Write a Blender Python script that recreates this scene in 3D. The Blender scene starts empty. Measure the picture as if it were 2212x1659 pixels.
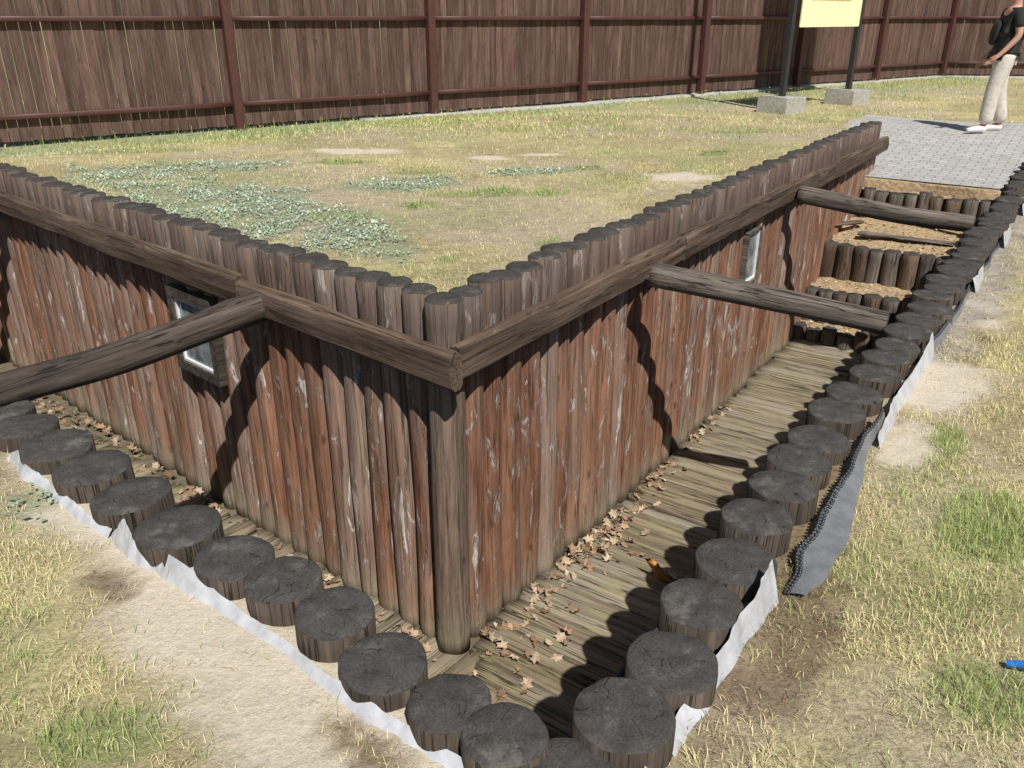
import bpy, math, random
import numpy as np
from mathutils import Vector, Matrix, Quaternion
random.seed(7); rng=np.random.default_rng(7)
scene=bpy.context.scene
col=scene.collection
V=Vector
# ------------------------------------------------------------------ site frame
O=np.array([.12,1.30]); C=np.array([-.30,3.42])
a1=math.radians(55.5); e1=np.array([math.cos(a1),math.sin(a1)]); e2=np.array([-math.sin(a1),math.cos(a1)])
e3=np.array([-.749,.663]); e3/=np.linalg.norm(e3); e4=np.array([-e3[1],e3[0]])   # e4 points out of the mound
e5=np.array([-.774,.633]); e5/=np.linalg.norm(e5); n5=np.array([e5[1],-e5[0]])
FLOOR=-1.5; HT=.40
S_END=9.0; A_END=7.3; GO=-.08
F0=np.array([-3.69,11.67]); fd=np.array([.8,.6]); fn=np.array([.6,-.8])
def R(s,n): return O+s*e1+n*e2
def ss(a,b,x):
    t=np.clip((x-a)/(b-a),0,1); return t*t*(3-2*t)
TAB=rng.random((256,256))
def vn(x,y,seed=0):
    x=np.asarray(x,float)+seed*17.3; y=np.asarray(y,float)+seed*9.1
    xi=np.floor(x).astype(int); yi=np.floor(y).astype(int)
    fx=x-xi; fy=y-yi; fx=fx*fx*(3-2*fx); fy=fy*fy*(3-2*fy)
    g=lambda i,j: TAB[(xi+i)&255,(yi+j)&255]
    return (g(0,0)*(1-fx)+g(1,0)*fx)*(1-fy)+(g(0,1)*(1-fx)+g(1,1)*fx)*fy
def fbm(x,y,seed=0,o=4):
    r=0;a=.5;t=0
    for i in range(o):
        r=r+a*vn(np.asarray(x)*2**i,np.asarray(y)*2**i,seed+i*3); t+=a; a*=.5
    return r/t
def fields(x,y):
    px=x-C[0];py=y-C[1]
    d=np.minimum(px*e2[0]+py*e2[1], -(px*e4[0]+py*e4[1]))
    qx=x-O[0];qy=y-O[1]
    s=qx*e1[0]+qy*e1[1]; n=qx*e2[0]+qy*e2[1]
    a=qx*e5[0]+qy*e5[1]; m=qx*n5[0]+qy*n5[1]
    n2=n+.012*np.clip(s,0,12)
    o=-np.minimum(n2,m)
    f=(x-F0[0])*fn[0]+(y-F0[1])*fn[1]
    return d,s,n2,a,m,o,f
def gz(x,y):
    x=np.asarray(x,float);y=np.asarray(y,float)
    d,s,n,a,m,o,f=fields(x,y)
    mound=.10+.22*ss(.3,3.2,f)+.03*(fbm(x*.8,y*.8,5)-.5)
    lev=.08
    k=ss(9.2,11.2,s)
    mound=mound*(1-k)+lev*k
    outer=GO+.16*ss(5,12.5,s)+.05*(fbm(x*1.3,y*1.3,8)-.5)*ss(.1,.5,o)
    ramp=-.17+.25*ss(9.0,12.3,s)
    t=ss(0,.9,d)
    z=np.where(d>0,mound,0)
    between=np.where(s>5,ramp,.05)
    tt=ss(0,.5,o)
    z=np.where(o>0,outer*tt+between*(1-tt)*(s>9)+outer*(1-tt)*(s<=9),z)
    z=np.where((d<=0)&(o<=0),between,z)
    z=np.where((d>0)&(s>9.25),mound*t+ramp*(1-t),z)
    return z
def gz1(x,y): return float(gz(np.array([x]),np.array([y]))[0])
def in_hole(x,y,pad=0.):
    d,s,n,a,m,o,f=fields(x,y)
    return (d<=pad)&(o<=pad)&(s<S_END)&(a<A_END)
def in_pave(x,y,pad=0.):
    d,s,n,a,m,o,f=fields(x,y)
    w=.12*np.sin(n*3)
    return (s>S_END+pad)&(s<13.1-pad+w)&(n>np.where(s<11.3,.12,-2.5)+pad)&(n<2.6-pad)&((d<.12)|(s>9.45))
def blobs(x,y,L,seed):
    r=np.zeros_like(x); w=(fbm(x*3,y*3,seed)-.5)*1.1+(fbm(x*11,y*11,seed+1)-.5)*.5
    for cx,cy,ra,rb,ang in L:
        c,s_=math.cos(ang),math.sin(ang)
        u=((x-cx)*c+(y-cy)*s_)/ra; v=(-(x-cx)*s_+(y-cy)*c)/rb
        r=np.maximum(r,ss(1.2,.65,np.sqrt(u*u+v*v)+w))
    return r
SAND=[(-1.5,8.2,.45,.22,0),(1.32,6.76,.34,.25,.4),(-.24,7.8,.2,.12,0),(.28,7.95,.25,.1,0),(1.98,3.62,.46,.30,1.0),(1.6,3.0,.28,.14,1.0),(2.7,4.6,.40,.14,1.0)]
GREEN=[(-.26,6.1,.36,.14,.3),(-1.1,5.33,.24,.14,0),(-.62,5.7,.14,.12,0),(.25,6.1,.15,.12,0),(-.79,6.95,.22,.1,0),(-1.5,7.5,.28,.12,0),(.21,4.63,.1,.08,0),(-.34,4.3,.07,.06,0),(.64,7.2,.15,.1,0),(1.71,2.96,.22,.14,1.),(1.64,2.37,.28,.16,.6),(1.2,1.6,.16,.1,0),(-3.6,8.2,.6,.2,0),(2.6,9.6,.4,.15,0),(1.9,8.0,.3,.1,.6),(-.98,1.48,.18,.09,0)]
SILV=[(-2.25,5.95,1.8,.70,2.38),(-.95,4.75,.55,.32,2.3),(-2.7,7.2,.9,.4,.3),(-.9,6.4,.6,.3,.2),(.1,7.0,.5,.2,.2),(-1.70,2.5,.16,.08,2.4)]
def masks(x,y):
    d,s,n,a,m,o,f=fields(x,y)
    sand=blobs(x,y,SAND,2)
    dl=-m
    edge=.35+.40*(fbm(x*2.6,y*2.6,11)-.5)+.14*(fbm(x*12,y*12,12)-.5)-.18*ss(1.2,2.2,a)
    sl=ss(edge+.10,edge-.08,dl)*(m<0)*ss(-.35,0.,a)*ss(3.0,2.4,a)*(n>-.0)
    sand=np.maximum(sand,sl)
    green=blobs(x,y,GREEN,4)*.85
    green=np.maximum(green,ss(3.4,.6,f+ (fbm(x*.8,y*.8,21)-.5)*3)*(d>0)*.6)
    green=np.maximum(green, .40*ss(.50,.70,fbm(x*1.3,y*1.3,33,3)))
    silv=blobs(x,y,SILV,6)*.95
    silv=np.maximum(silv,.6*ss(3.0,1.3,f)*ss(.5,.6,fbm(x*.7,y*.7,41)))
    dr=-n
    mr=ss(.34,.12,dr+(fbm(x*5,y*5,14)-.5)*.6)*(n<0)*(s<9)*(m>-.6)*ss(.40,.58,fbm(x*2.3,y*2.3,19))
    moss=mr*.85
    moss=np.maximum(moss,.85*blobs(x,y,[(-1.24,2.07,.11,.05,2.4),(-.33,1.42,.22,.07,2.4),(1.93,3.75,.12,.05,1.0),(.74,1.72,.30,.10,.97)],17))
    sand=sand*(1-moss*.9)
    bare=ss(.48,.62,fbm(x*.9,y*.9,55,4))*(d>0)*.75
    bare=np.maximum(bare,.6*ss(.53,.66,fbm(x*2.1,y*2.1,57,4))*(o>0))
    return sand,green,silv,moss,bare
# ------------------------------------------------------------------ node helpers
def newmat(name):
    m=bpy.data.materials.new(name); m.use_nodes=True
    nt=m.node_tree; b=nt.nodes['Principled BSDF']; return m,nt,b
def lk(nt,a,b): nt.links.new(a,b)
def ramp(nt,src,stops,interp='LINEAR'):
    r=nt.nodes.new('ShaderNodeValToRGB'); r.color_ramp.interpolation=interp
    e=r.color_ramp.elements
    while len(e)<len(stops): e.new(.5)
    for i,(p,c) in enumerate(stops):
        e[i].position=p; e[i].color=(c,c,c,1) if isinstance(c,(int,float)) else (*c,1)
    lk(nt,src,r.inputs[0]); return r.outputs[0]
def mixc(nt,f,a,b,mode='MIX'):
    m=nt.nodes.new('ShaderNodeMix'); m.data_type='RGBA'; m.blend_type=mode
    def s(i,v):
        if isinstance(v,(int,float)): m.inputs[i].default_value=v
        elif isinstance(v,tuple): m.inputs[i].default_value=(*v,1)
        else: lk(nt,v,m.inputs[i])
    if isinstance(f,(int,float)): m.inputs[0].default_value=f
    else: lk(nt,f,m.inputs[0])
    s(6,a); s(7,b); return m.outputs[2]
def mth(nt,op,a,b=None,c=None):
    m=nt.nodes.new('ShaderNodeMath'); m.operation=op
    for i,v in enumerate((a,b,c)):
        if v is None: continue
        if isinstance(v,(int,float)): m.inputs[i].default_value=v
        else: lk(nt,v,m.inputs[i])
    return m.outputs[0]
def noise(nt,vec,scale,detail=5,rough=.6,vscale=None,dist=0):
    if vscale is not None:
        mp=nt.nodes.new('ShaderNodeMapping'); mp.inputs['Scale'].default_value=vscale
        lk(nt,vec,mp.inputs[0]); vec=mp.outputs[0]
    n=nt.nodes.new('ShaderNodeTexNoise'); n.inputs['Scale'].default_value=scale
    n.inputs['Detail'].default_value=detail; n.inputs['Roughness'].default_value=rough; n.inputs['Distortion'].default_value=dist
    lk(nt,vec,n.inputs['Vector']); return n.outputs[0]
def bump(nt,b,h,strength=.5,dist=.01):
    n=nt.nodes.new('ShaderNodeBump'); n.inputs['Strength'].default_value=strength; n.inputs['Distance'].default_value=dist
    lk(nt,h,n.inputs['Height']); lk(nt,n.outputs[0],b.inputs['Normal'])
def attr(nt,name):
    n=nt.nodes.new('ShaderNodeAttribute'); n.attribute_name=name; return n
def wood(name,stops,streak=None,samt=.5,sth=(.58,.66),crack=.25,rough=.85,bs=.6,bd=.006,base=None,gray=None,topdark=None,moss=None,n1s=(10,10,1.1),sts=(20,20,2.6),fine=.75):
    m,nt,b=newmat(name)
    g=attr(nt,'gr').outputs['Vector']; tone=attr(nt,'tone').outputs['Fac']
    n1=noise(nt,g,1,6,.7,n1s,.3)
    c=ramp(nt,n1,stops)
    if gray:
        n5_=noise(nt,g,1,6,.7,(7,7,.8))
        gf=mth(nt,'ADD',n5_,mth(nt,'MULTIPLY_ADD',tone,.26,-.12))
        c=mixc(nt,mth(nt,'MULTIPLY',ramp(nt,gf,[(.44,0.),(.60,1.)]),.8),c,gray)
    n2=noise(nt,g,1,5,.7,(60,60,2.5))
    c=mixc(nt,fine,c,ramp(nt,n2,[(.25,.35),(.55,1.),(.75,1.35)]),'MULTIPLY')
    h=n2
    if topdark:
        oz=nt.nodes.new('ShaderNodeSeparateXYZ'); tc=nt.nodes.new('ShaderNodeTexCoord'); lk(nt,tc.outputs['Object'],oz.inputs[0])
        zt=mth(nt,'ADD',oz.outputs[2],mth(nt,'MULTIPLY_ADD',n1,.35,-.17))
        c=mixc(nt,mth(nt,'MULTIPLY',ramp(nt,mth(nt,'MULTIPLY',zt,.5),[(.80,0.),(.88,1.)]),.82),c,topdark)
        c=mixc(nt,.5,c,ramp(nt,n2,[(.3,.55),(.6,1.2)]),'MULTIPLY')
    if streak:
        n3=noise(nt,g,1,8,.78,sts,.9)
        f=ramp(nt,n3,[(sth[0],0.),(sth[1],1.)])
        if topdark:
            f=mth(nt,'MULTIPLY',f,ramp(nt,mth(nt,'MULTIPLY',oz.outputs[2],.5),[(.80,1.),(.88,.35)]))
        c=mixc(nt,mth(nt,'MULTIPLY',f,samt),c,streak)
        h=mth(nt,'ADD',n2,mth(nt,'MULTIPLY',f,-.6))
    if moss:
        n7=noise(nt,g,1,6,.75,(9,9,5))
        c=mixc(nt,mth(nt,'MULTIPLY',ramp(nt,n7,[(.52,0.),(.64,1.)]),.6),c,moss)
    n4=noise(nt,g,1,4,.5,(26,26,.55),.2)
    ck=ramp(nt,n4,[(.485,0.),(.5,1.),(.515,0.)])
    ck=mth(nt,'MULTIPLY',ck,crack)
    c=mixc(nt,ck,c,(.012,.009,.007))
    vo=nt.nodes.new('ShaderNodeTexVoronoi'); mp=nt.nodes.new('ShaderNodeMapping'); mp.inputs['Scale'].default_value=(7,7,3.2)
    lk(nt,g,mp.inputs[0]); lk(nt,mp.outputs[0],vo.inputs['Vector']); vo.inputs['Scale'].default_value=1
    kn=ramp(nt,vo.outputs['Distance'],[(.06,1.),(.13,0.)])
    c=mixc(nt,mth(nt,'MULTIPLY',kn,.6),c,(.035,.016,.01))
    if base:
        z=mth(nt,'ADD',oz.outputs[2],mth(nt,'MULTIPLY_ADD',n3,-.7,.3))
        c=mixc(nt,mth(nt,'MULTIPLY',ramp(nt,z,[(.02,1.),(.28,0.)]),.6),c,base)
    tv=mth(nt,'MULTIPLY_ADD',tone,.40,.80)
    hs=nt.nodes.new('ShaderNodeHueSaturation'); lk(nt,c,hs.inputs['Color']); lk(nt,tv,hs.inputs['Value'])
    lk(nt,hs.outputs[0],b.inputs['Base Color']); b.inputs['Roughness'].default_value=rough
    b.inputs['Specular IOR Level'].default_value=.25
    hh=mth(nt,'SUBTRACT',h,mth(nt,'MULTIPLY',ck,2.))
    bump(nt,b,hh,bs,bd)
    return m
def endgrain(name,c0,c1,dust=(.2,.18,.15),cka=.75):
    m,nt,b=newmat(name)
    tc=nt.nodes.new('ShaderNodeTexCoord'); oi=nt.nodes.new('ShaderNodeObjectInfo')
    sp=nt.nodes.new('ShaderNodeSeparateXYZ'); lk(nt,tc.outputs['Object'],sp.inputs[0])
    add=nt.nodes.new('ShaderNodeVectorMath'); add.operation='ADD'; cv=nt.nodes.new('ShaderNodeCombineXYZ')
    lk(nt,mth(nt,'MULTIPLY',oi.outputs['Random'],53.),cv.inputs[0]); lk(nt,tc.outputs['Object'],add.inputs[0]); lk(nt,cv.outputs[0],add.inputs[1])
    w=noise(nt,add.outputs[0],9,2)
    wf=noise(nt,add.outputs[0],60,3)
    ang=mth(nt,'ARCTAN2',sp.outputs[1],sp.outputs[0])
    rad=mth(nt,'SQRT',mth(nt,'ADD',mth(nt,'MULTIPLY',sp.outputs[0],sp.outputs[0]),mth(nt,'MULTIPLY',sp.outputs[1],sp.outputs[1])))
    cb=nt.nodes.new('ShaderNodeCombineXYZ')
    lk(nt,mth(nt,'ADD',mth(nt,'MULTIPLY',ang,1.25),mth(nt,'MULTIPLY_ADD',w,2.2,mth(nt,'MULTIPLY',wf,.25))),cb.inputs[0]); lk(nt,mth(nt,'MULTIPLY',rad,7.),cb.inputs[1])
    lk(nt,mth(nt,'MULTIPLY',oi.outputs['Random'],97.),cb.inputs[2])
    vo=nt.nodes.new('ShaderNodeTexVoronoi'); vo.feature='DISTANCE_TO_EDGE'; vo.inputs['Scale'].default_value=1.
    lk(nt,cb.outputs[0],vo.inputs['Vector'])
    ck=ramp(nt,vo.outputs['Distance'],[(.003,1.),(.012,0.)])
    ck=mth(nt,'MULTIPLY',ck,ramp(nt,noise(nt,add.outputs[0],16,3),[(.45,0.),(.58,1.)]))
    n1=noise(nt,add.outputs[0],14,6,.7); n2=noise(nt,add.outputs[0],130,4,.7)
    c=ramp(nt,n1,[(.3,c0),(.7,c1)])
    rings=mth(nt,'SINE',mth(nt,'MULTIPLY_ADD',rad,620.,mth(nt,'MULTIPLY',w,14.)))
    c=mixc(nt,.15,c,ramp(nt,mth(nt,'MULTIPLY_ADD',rings,.5,.5),[(0.,.6),(1.,1.2)]),'MULTIPLY')
    c=mixc(nt,.7,c,ramp(nt,n2,[(.3,.5),(.7,1.5)]),'MULTIPLY')
    n6=noise(nt,add.outputs[0],7,7,.75)
    c=mixc(nt,mth(nt,'MULTIPLY',ramp(nt,n6,[(.55,0.),(.72,1.)]),.6),c,dust)
    c=mixc(nt,mth(nt,'MULTIPLY',ck,cka),c,(.008,.007,.006))
    lk(nt,c,b.inputs['Base Color']); b.inputs['Roughness'].default_value=.9; b.inputs['Specular IOR Level'].default_value=.2
    h=mth(nt,'ADD',mth(nt,'MULTIPLY',n2,.6),mth(nt,'MULTIPLY',ck,-1.5)); h=mth(nt,'ADD',h,mth(nt,'MULTIPLY',rings,.06))
    bump(nt,b,h,.6,.004)
    return m
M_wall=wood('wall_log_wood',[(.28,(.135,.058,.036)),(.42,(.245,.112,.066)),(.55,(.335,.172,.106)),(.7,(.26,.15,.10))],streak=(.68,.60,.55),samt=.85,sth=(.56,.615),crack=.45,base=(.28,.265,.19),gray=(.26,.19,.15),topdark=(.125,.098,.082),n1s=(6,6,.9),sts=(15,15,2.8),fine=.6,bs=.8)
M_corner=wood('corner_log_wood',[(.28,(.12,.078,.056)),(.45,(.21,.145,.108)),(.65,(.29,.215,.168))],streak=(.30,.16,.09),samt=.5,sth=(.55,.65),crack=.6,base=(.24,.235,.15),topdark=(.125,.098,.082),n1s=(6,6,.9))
M_walltop=endgrain('wall_log_end',(.036,.032,.029),(.088,.077,.069))
M_post=wood('post_log_wood',[(.3,(.033,.026,.021)),(.5,(.08,.061,.047)),(.7,(.14,.108,.084))],crack=.8,bs=.8)
M_posttop=endgrain('post_log_end',(.043,.039,.036),(.088,.080,.074))
M_beam=wood('beam_wood',[(.3,(.06,.041,.030)),(.5,(.125,.086,.061)),(.7,(.21,.150,.113))],streak=(.34,.28,.23),samt=.45,crack=.7,bs=.7)
M_strut=wood('strut_wood',[(.3,(.065,.053,.044)),(.5,(.155,.128,.104)),(.7,(.27,.23,.193))],crack=.9,bs=.8)
M_strutd=wood('strut_dark_wood',[(.3,(.036,.028,.023)),(.5,(.083,.064,.051)),(.7,(.155,.123,.10))],crack=.9,bs=.8)
M_floor=wood('floor_plank_wood',[(.3,(.145,.112,.072)),(.5,(.27,.215,.142)),(.7,(.37,.305,.21))],streak=(.46,.31,.16),samt=.35,sth=(.63,.72),crack=.8,bs=.9,bd=.007,gray=(.265,.235,.18),moss=(.25,.235,.10),n1s=(12,12,1.6))
M_fence=wood('fence_board_wood',[(.3,(.068,.038,.030)),(.5,(.135,.079,.062)),(.7,(.21,.133,.107))],streak=(.34,.27,.23),samt=.5,sth=(.58,.72),crack=.3,bs=.3,bd=.003)
M_chip=wood('split_wood',[(.3,(.3,.12,.04)),(.5,(.5,.24,.08)),(.7,(.62,.38,.18))],crack=.4)
def plain(name,c,rough=.6,nscale=30,amt=.25,metal=0,bs=.2,spec=.5,bd=.003):
    m,nt,b=newmat(name); tc=nt.nodes.new('ShaderNodeTexCoord')
    n=noise(nt,tc.outputs['Object'],nscale,6,.65)
    cc=mixc(nt,amt,c,ramp(nt,n,[(.25,.3),(.5,1.),(.75,1.6)]),'MULTIPLY')
    lk(nt,cc,b.inputs['Base Color']); b.inputs['Roughness'].default_value=rough; b.inputs['Metallic'].default_value=metal
    b.inputs['Specular IOR Level'].default_value=spec
    bump(nt,b,n,bs,bd); return m
M_steel=plain('painted_steel',(.09,.035,.029),.5,12,.3)
M_black=plain('dark_metal',(.03,.028,.03),.45,10,.3)
M_conc=plain('concrete',(.42,.40,.36),.9,25,.6,bs=.6,bd=.01)
M_yellow=plain('yellow_panel',(.90,.89,.54),.45,4,.08)
M_red=plain('orange_print',(.66,.36,.14),.6)
M_white=plain('white_plastic',(.78,.78,.77),.4,15,.15)
M_film=plain('pale_membrane',(.50,.505,.53),.42,16,.4,bs=.35,bd=.005)
M_filmd=plain('dark_membrane',(.18,.182,.19),.38,12,.5,bs=.3)
M_filmk=plain('black_dimples',(.03,.032,.036),.35,12,.2)
M_soil=plain('trench_soil',(.15,.125,.08),.95,20,.7,bs=1,bd=.02)
M_tread=plain('step_soil',(.40,.29,.17),.95,26,.9,bs=1,bd=.02)
M_glass,_nt,_b=newmat('window_glass'); _b.inputs['Roughness'].default_value=.12
_n=_nt.nodes.new('ShaderNodeTexCoord'); lk(_nt,mixc(_nt,ramp(_nt,noise(_nt,_n.outputs['Object'],8,5),[(.4,0.),(.7,1.)]),(.12,.14,.145),(.45,.47,.47)),_b.inputs['Base Color'])
M_shirt=plain('black_cotton',(.018,.018,.02),.85,40,.4,bs=.4)
M_trous=plain('pale_trousers',(.62,.57,.50),.85,20,.3,bs=.7,bd=.012)
M_skin=plain('skin',(.52,.29,.2),.55,20,.15)
M_hair=plain('brown_hair',(.09,.045,.02),.6,60,.6)
M_shoe=plain('white_shoe',(.78,.76,.74),.6,20,.2)
M_blue=plain('blue_plastic',(.03,.16,.55),.35,20,.2)
def vcol(name,rough=.8):
    m,nt,b=newmat(name); a=attr(nt,'Col')
    lk(nt,a.outputs['Color'],b.inputs['Base Color']); b.inputs['Roughness'].default_value=rough; b.inputs['Specular IOR Level'].default_value=.2
    return m
M_grass=vcol('grass_blades'); M_leaf=vcol('leaf_litter')
def ground_mat():
    m,nt,b=newmat('ground_surface'); a=attr(nt,'Col').outputs['Color']; tc=nt.nodes.new('ShaderNodeTexCoord').outputs['Object']
    sd=attr(nt,'sandy').outputs['Fac']; inv=mth(nt,'MULTIPLY_ADD',sd,-.72,1.)
    n1=noise(nt,tc,55,8,.75); n2=noise(nt,tc,9,6,.7); n3=noise(nt,tc,260,3,.6)
    c=mixc(nt,mth(nt,'MULTIPLY',inv,.8),a,ramp(nt,n1,[(.3,.45),(.5,1.),(.7,1.45)]),'MULTIPLY')
    c=mixc(nt,mth(nt,'MULTIPLY',inv,.55),c,ramp(nt,n2,[(.3,.6),(.5,1.),(.7,1.25)]),'MULTIPLY')
    c=mixc(nt,.3,c,ramp(nt,n3,[(.3,.5),(.5,1.),(.7,1.5)]),'MULTIPLY')
    n4=noise(nt,tc,75,2,.5); n5_=noise(nt,tc,5,4,.6)
    gr=mth(nt,'MULTIPLY',ramp(nt,n4,[(.66,0.),(.70,1.)]),ramp(nt,n5_,[(.5,0.),(.65,.7)]))
    c=mixc(nt,gr,c,(.12,.08,.05))
    lk(nt,c,b.inputs['Base Color']); b.inputs['Roughness'].default_value=.95; b.inputs['Specular IOR Level'].default_value=.1
    h=mth(nt,'MULTIPLY',mth(nt,'ADD',n1,mth(nt,'MULTIPLY',n2,2.)),mth(nt,'MULTIPLY_ADD',sd,-.4,1.))
    bump(nt,b,h,.8,.02); return m
M_ground=ground_mat()
def paver_mat():
    m,nt,b=newmat('concrete_pavers'); g=attr(nt,'gr').outputs['Vector']
    br=nt.nodes.new('ShaderNodeTexBrick'); br.inputs['Scale'].default_value=1; br.inputs['Brick Width'].default_value=.2; br.inputs['Row Height'].default_value=.1
    br.inputs['Mortar Size'].default_value=.007; br.inputs['Color1'].default_value=(.48,.46,.44,1); br.inputs['Color2'].default_value=(.42,.40,.385,1); br.inputs['Mortar'].default_value=(.24,.23,.18,1)
    lk(nt,g,br.inputs['Vector'])
    n=noise(nt,g,5,7,.7); n2=noise(nt,g,120,3)
    c=mixc(nt,.6,br.outputs[0],ramp(nt,n,[(.3,.6),(.6,1.1)]),'MULTIPLY'); c=mixc(nt,.4,c,ramp(nt,n2,[(.3,.6),(.7,1.3)]),'MULTIPLY')
    lk(nt,c,b.inputs['Base Color']); b.inputs['Roughness'].default_value=.9
    bump(nt,b,mth(nt,'SUBTRACT',mth(nt,'MULTIPLY',n2,.2),br.outputs['Fac']),.6,.006); return m
M_paver=paver_mat()
# ------------------------------------------------------------------ mesh builder
class MB:
    def __init__(s): s.v=[];s.f=[];s.m=[];s.g=[];s.t=[]
    def add(s,verts,faces,mi=0,gr=None,tone=.5,xf=None):
        b=len(s.v); off=np.array([random.uniform(0,50),random.uniform(0,50),random.uniform(0,50)])
        for i,p in enumerate(verts):
            q=gr[i] if gr is not None else p
            s.g.append((q[0]+off[0],q[1]+off[1],q[2]+off[2])); s.t.append(tone)
            s.v.append(tuple(xf@V(p)) if xf is not None else tuple(p))
        for k,f in enumerate(faces):
            s.f.append(tuple(b+i for i in f)); s.m.append(mi[k] if isinstance(mi,list) else mi)
    def obj(s,name,mats,parent=None,smooth=True,matrix=None):
        me=bpy.data.meshes.new(name); me.from_pydata(s.v,[],s.f)
        for m in mats: me.materials.append(m)
        me.polygons.foreach_set('material_index',s.m)
        me.polygons.foreach_set('use_smooth',[smooth]*len(s.f))
        a=me.attributes.new('gr','FLOAT_VECTOR','POINT'); a.data.foreach_set('vector',np.array(s.g,dtype=np.float32).ravel())
        a=me.attributes.new('tone','FLOAT','POINT'); a.data.foreach_set('value',np.array(s.t,dtype=np.float32))
        me.update(); ob=bpy.data.objects.new(name,me); col.objects.link(ob)
        if matrix is not None: ob.matrix_world=matrix
        if parent is not None: setpar(ob,parent)
        return ob
def setpar(ob,par):
    mw=ob.matrix_basis.copy(); ob.parent=par; ob.matrix_parent_inverse=MWOF(par).inverted(); ob.matrix_basis=mw
def MWOF(o):
    m=o.matrix_basis.copy()
    if o.parent: m=MWOF(o.parent)@o.matrix_parent_inverse@m
    return m
def top(ob,label,cat,group=None):
    ob['label']=label; ob['category']=cat
    if group: ob['group']=group
def empty(name,loc,label,cat,group=None):
    e=bpy.data.objects.new(name,None); e.location=loc; e.empty_display_size=.2; col.objects.link(e); top(e,label,cat,group); return e
def log_geo(mb,r,L,seg=22,rings=14,irr=.05,taper=.0,seed=0,capmi=1,tone=.5,wob=.006,bev=.008,xf=None,jag=0):
    vs=[];fs=[];mi=[]
    zs=list(np.linspace(0,L-bev,rings))+[L]
    nz=len(zs)
    knots=[(random.uniform(0,6.28),random.uniform(0,L),random.uniform(.06,.13)) for _ in range(int(L*3))]
    for k,z in enumerate(zs):
        cx=wob*2*(float(vn(z*1.3,seed))-.5)*2; cy=wob*2*(float(vn(z*1.3,seed+40))-.5)*2
        for j in range(seg):
            a=2*math.pi*j/seg
            rr=r*(1+taper*(z/L-.5))*(1+irr*2*(float(vn(math.cos(a)*1.2+seed*3.1+5,math.sin(a)*1.2+z*.7+5))-.5)+irr*.8*(float(vn(math.cos(a)*4+seed,math.sin(a)*4+z*3))-.5))
            for ka,kz,kr in knots:
                da=(a-ka+math.pi)%(2*math.pi)-math.pi; dd=(da*r)**2+(z-kz)**2
                if dd<.01: rr+=r*kr*math.exp(-dd/.0012)
            if k==nz-1: rr-=bev
            zz=z+(jag*(float(vn(math.cos(a)*2+seed,math.sin(a)*2+9))-.5) if k>=nz-2 else 0)
            vs.append((cx+rr*math.cos(a),cy+rr*math.sin(a),zz))
    for k in range(nz-1):
        for j in range(seg):
            j2=(j+1)%seg; fs.append((k*seg+j,k*seg+j2,(k+1)*seg+j2,(k+1)*seg+j)); mi.append(0 if k<nz-2 else capmi)
    b=(nz-1)*seg; prev=b
    cx=sum(vs[b+j][0] for j in range(seg))/seg; cy=sum(vs[b+j][1] for j in range(seg))/seg
    for q in (.6,.25):
        st=len(vs)
        for j in range(seg):
            p=vs[b+j]; vs.append((cx+(p[0]-cx)*q,cy+(p[1]-cy)*q,L+.002+(p[2]-L)*q+.004*(random.random()-.5)))
        for j in range(seg):
            j2=(j+1)%seg; fs.append((prev+j,prev+j2,st+j2,st+j)); mi.append(capmi)
        prev=st
    vs.append((cx,cy,L+.002)); 
    for j in range(seg): fs.append((prev+j,prev+(j+1)%seg,len(vs)-1)); mi.append(capmi)
    vs.append((0,0,0))
    for j in range(seg): fs.append(((j+1)%seg,j,len(vs)-1)); mi.append(capmi)
    mb.add(vs,fs,mi,tone=tone,xf=xf)
def board_geo(mb,w,h,L,seg=12,irr=.004,tone=.5,xf=None,seed=0,bev=.006,mi=0,endmi=None,camber=0):
    prof=[(-w/2+bev,-h/2),(0,-h/2),(w/2-bev,-h/2),(w/2,-h/2+bev),(w/2,0),(w/2,h/2-bev),(w/2-bev,h/2),(0,h/2),(-w/2+bev,h/2),(-w/2,h/2-bev),(-w/2,0),(-w/2,-h/2+bev)]
    n=len(prof); vs=[];fs=[];m=[]
    for k in range(seg+1):
        z=L*k/seg
        for j,(x,y) in enumerate(prof):
            dx=irr*2*(float(vn(z*3+(j//2)*2.3,seed+j//2))-.5); dy=irr*2*(float(vn(z*3+(j//2)*1.7,seed+50+j//2))-.5)
            dz=irr*4*(float(vn(j*2.1,seed+9))-.5) if k in(0,seg) else 0
            vs.append((x+dx+(camber if abs(y)<h*.2 and x>0 else 0),y+dy,z+dz))
    for k in range(seg):
        for j in range(n):
            j2=(j+1)%n; fs.append((k*n+j,k*n+j2,(k+1)*n+j2,(k+1)*n+j)); m.append(mi)
    fs.append(tuple(range(n))[::-1]); fs.append(tuple(range(seg*n,seg*n+n))); m+= [mi if endmi is None else endmi]*2
    mb.add(vs,fs,m,tone=tone,xf=xf)
def frame(p,zdir,xdir):
    z=V(zdir).normalized(); x=V(xdir); x=(x-z*x.dot(z)).normalized(); y=z.cross(x)
    M=Matrix((x,y,z)).transposed().to_4x4(); M.translation=V(p); return M
def v3(p,z): return V((p[0],p[1],z))
def box_geo(mb,sx,sy,sz,c=(0,0,0),bev=.004,tone=.5,xf=None,mi=0):
    T=Matrix.Translation(V((c[0],c[1],c[2]-sz/2)))
    if xf is not None: T=xf@T
    board_geo(mb,sx,sy,sz,seg=1,irr=0,tone=tone,xf=T,bev=min(bev,sx*.3,sy*.3),mi=mi)
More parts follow.
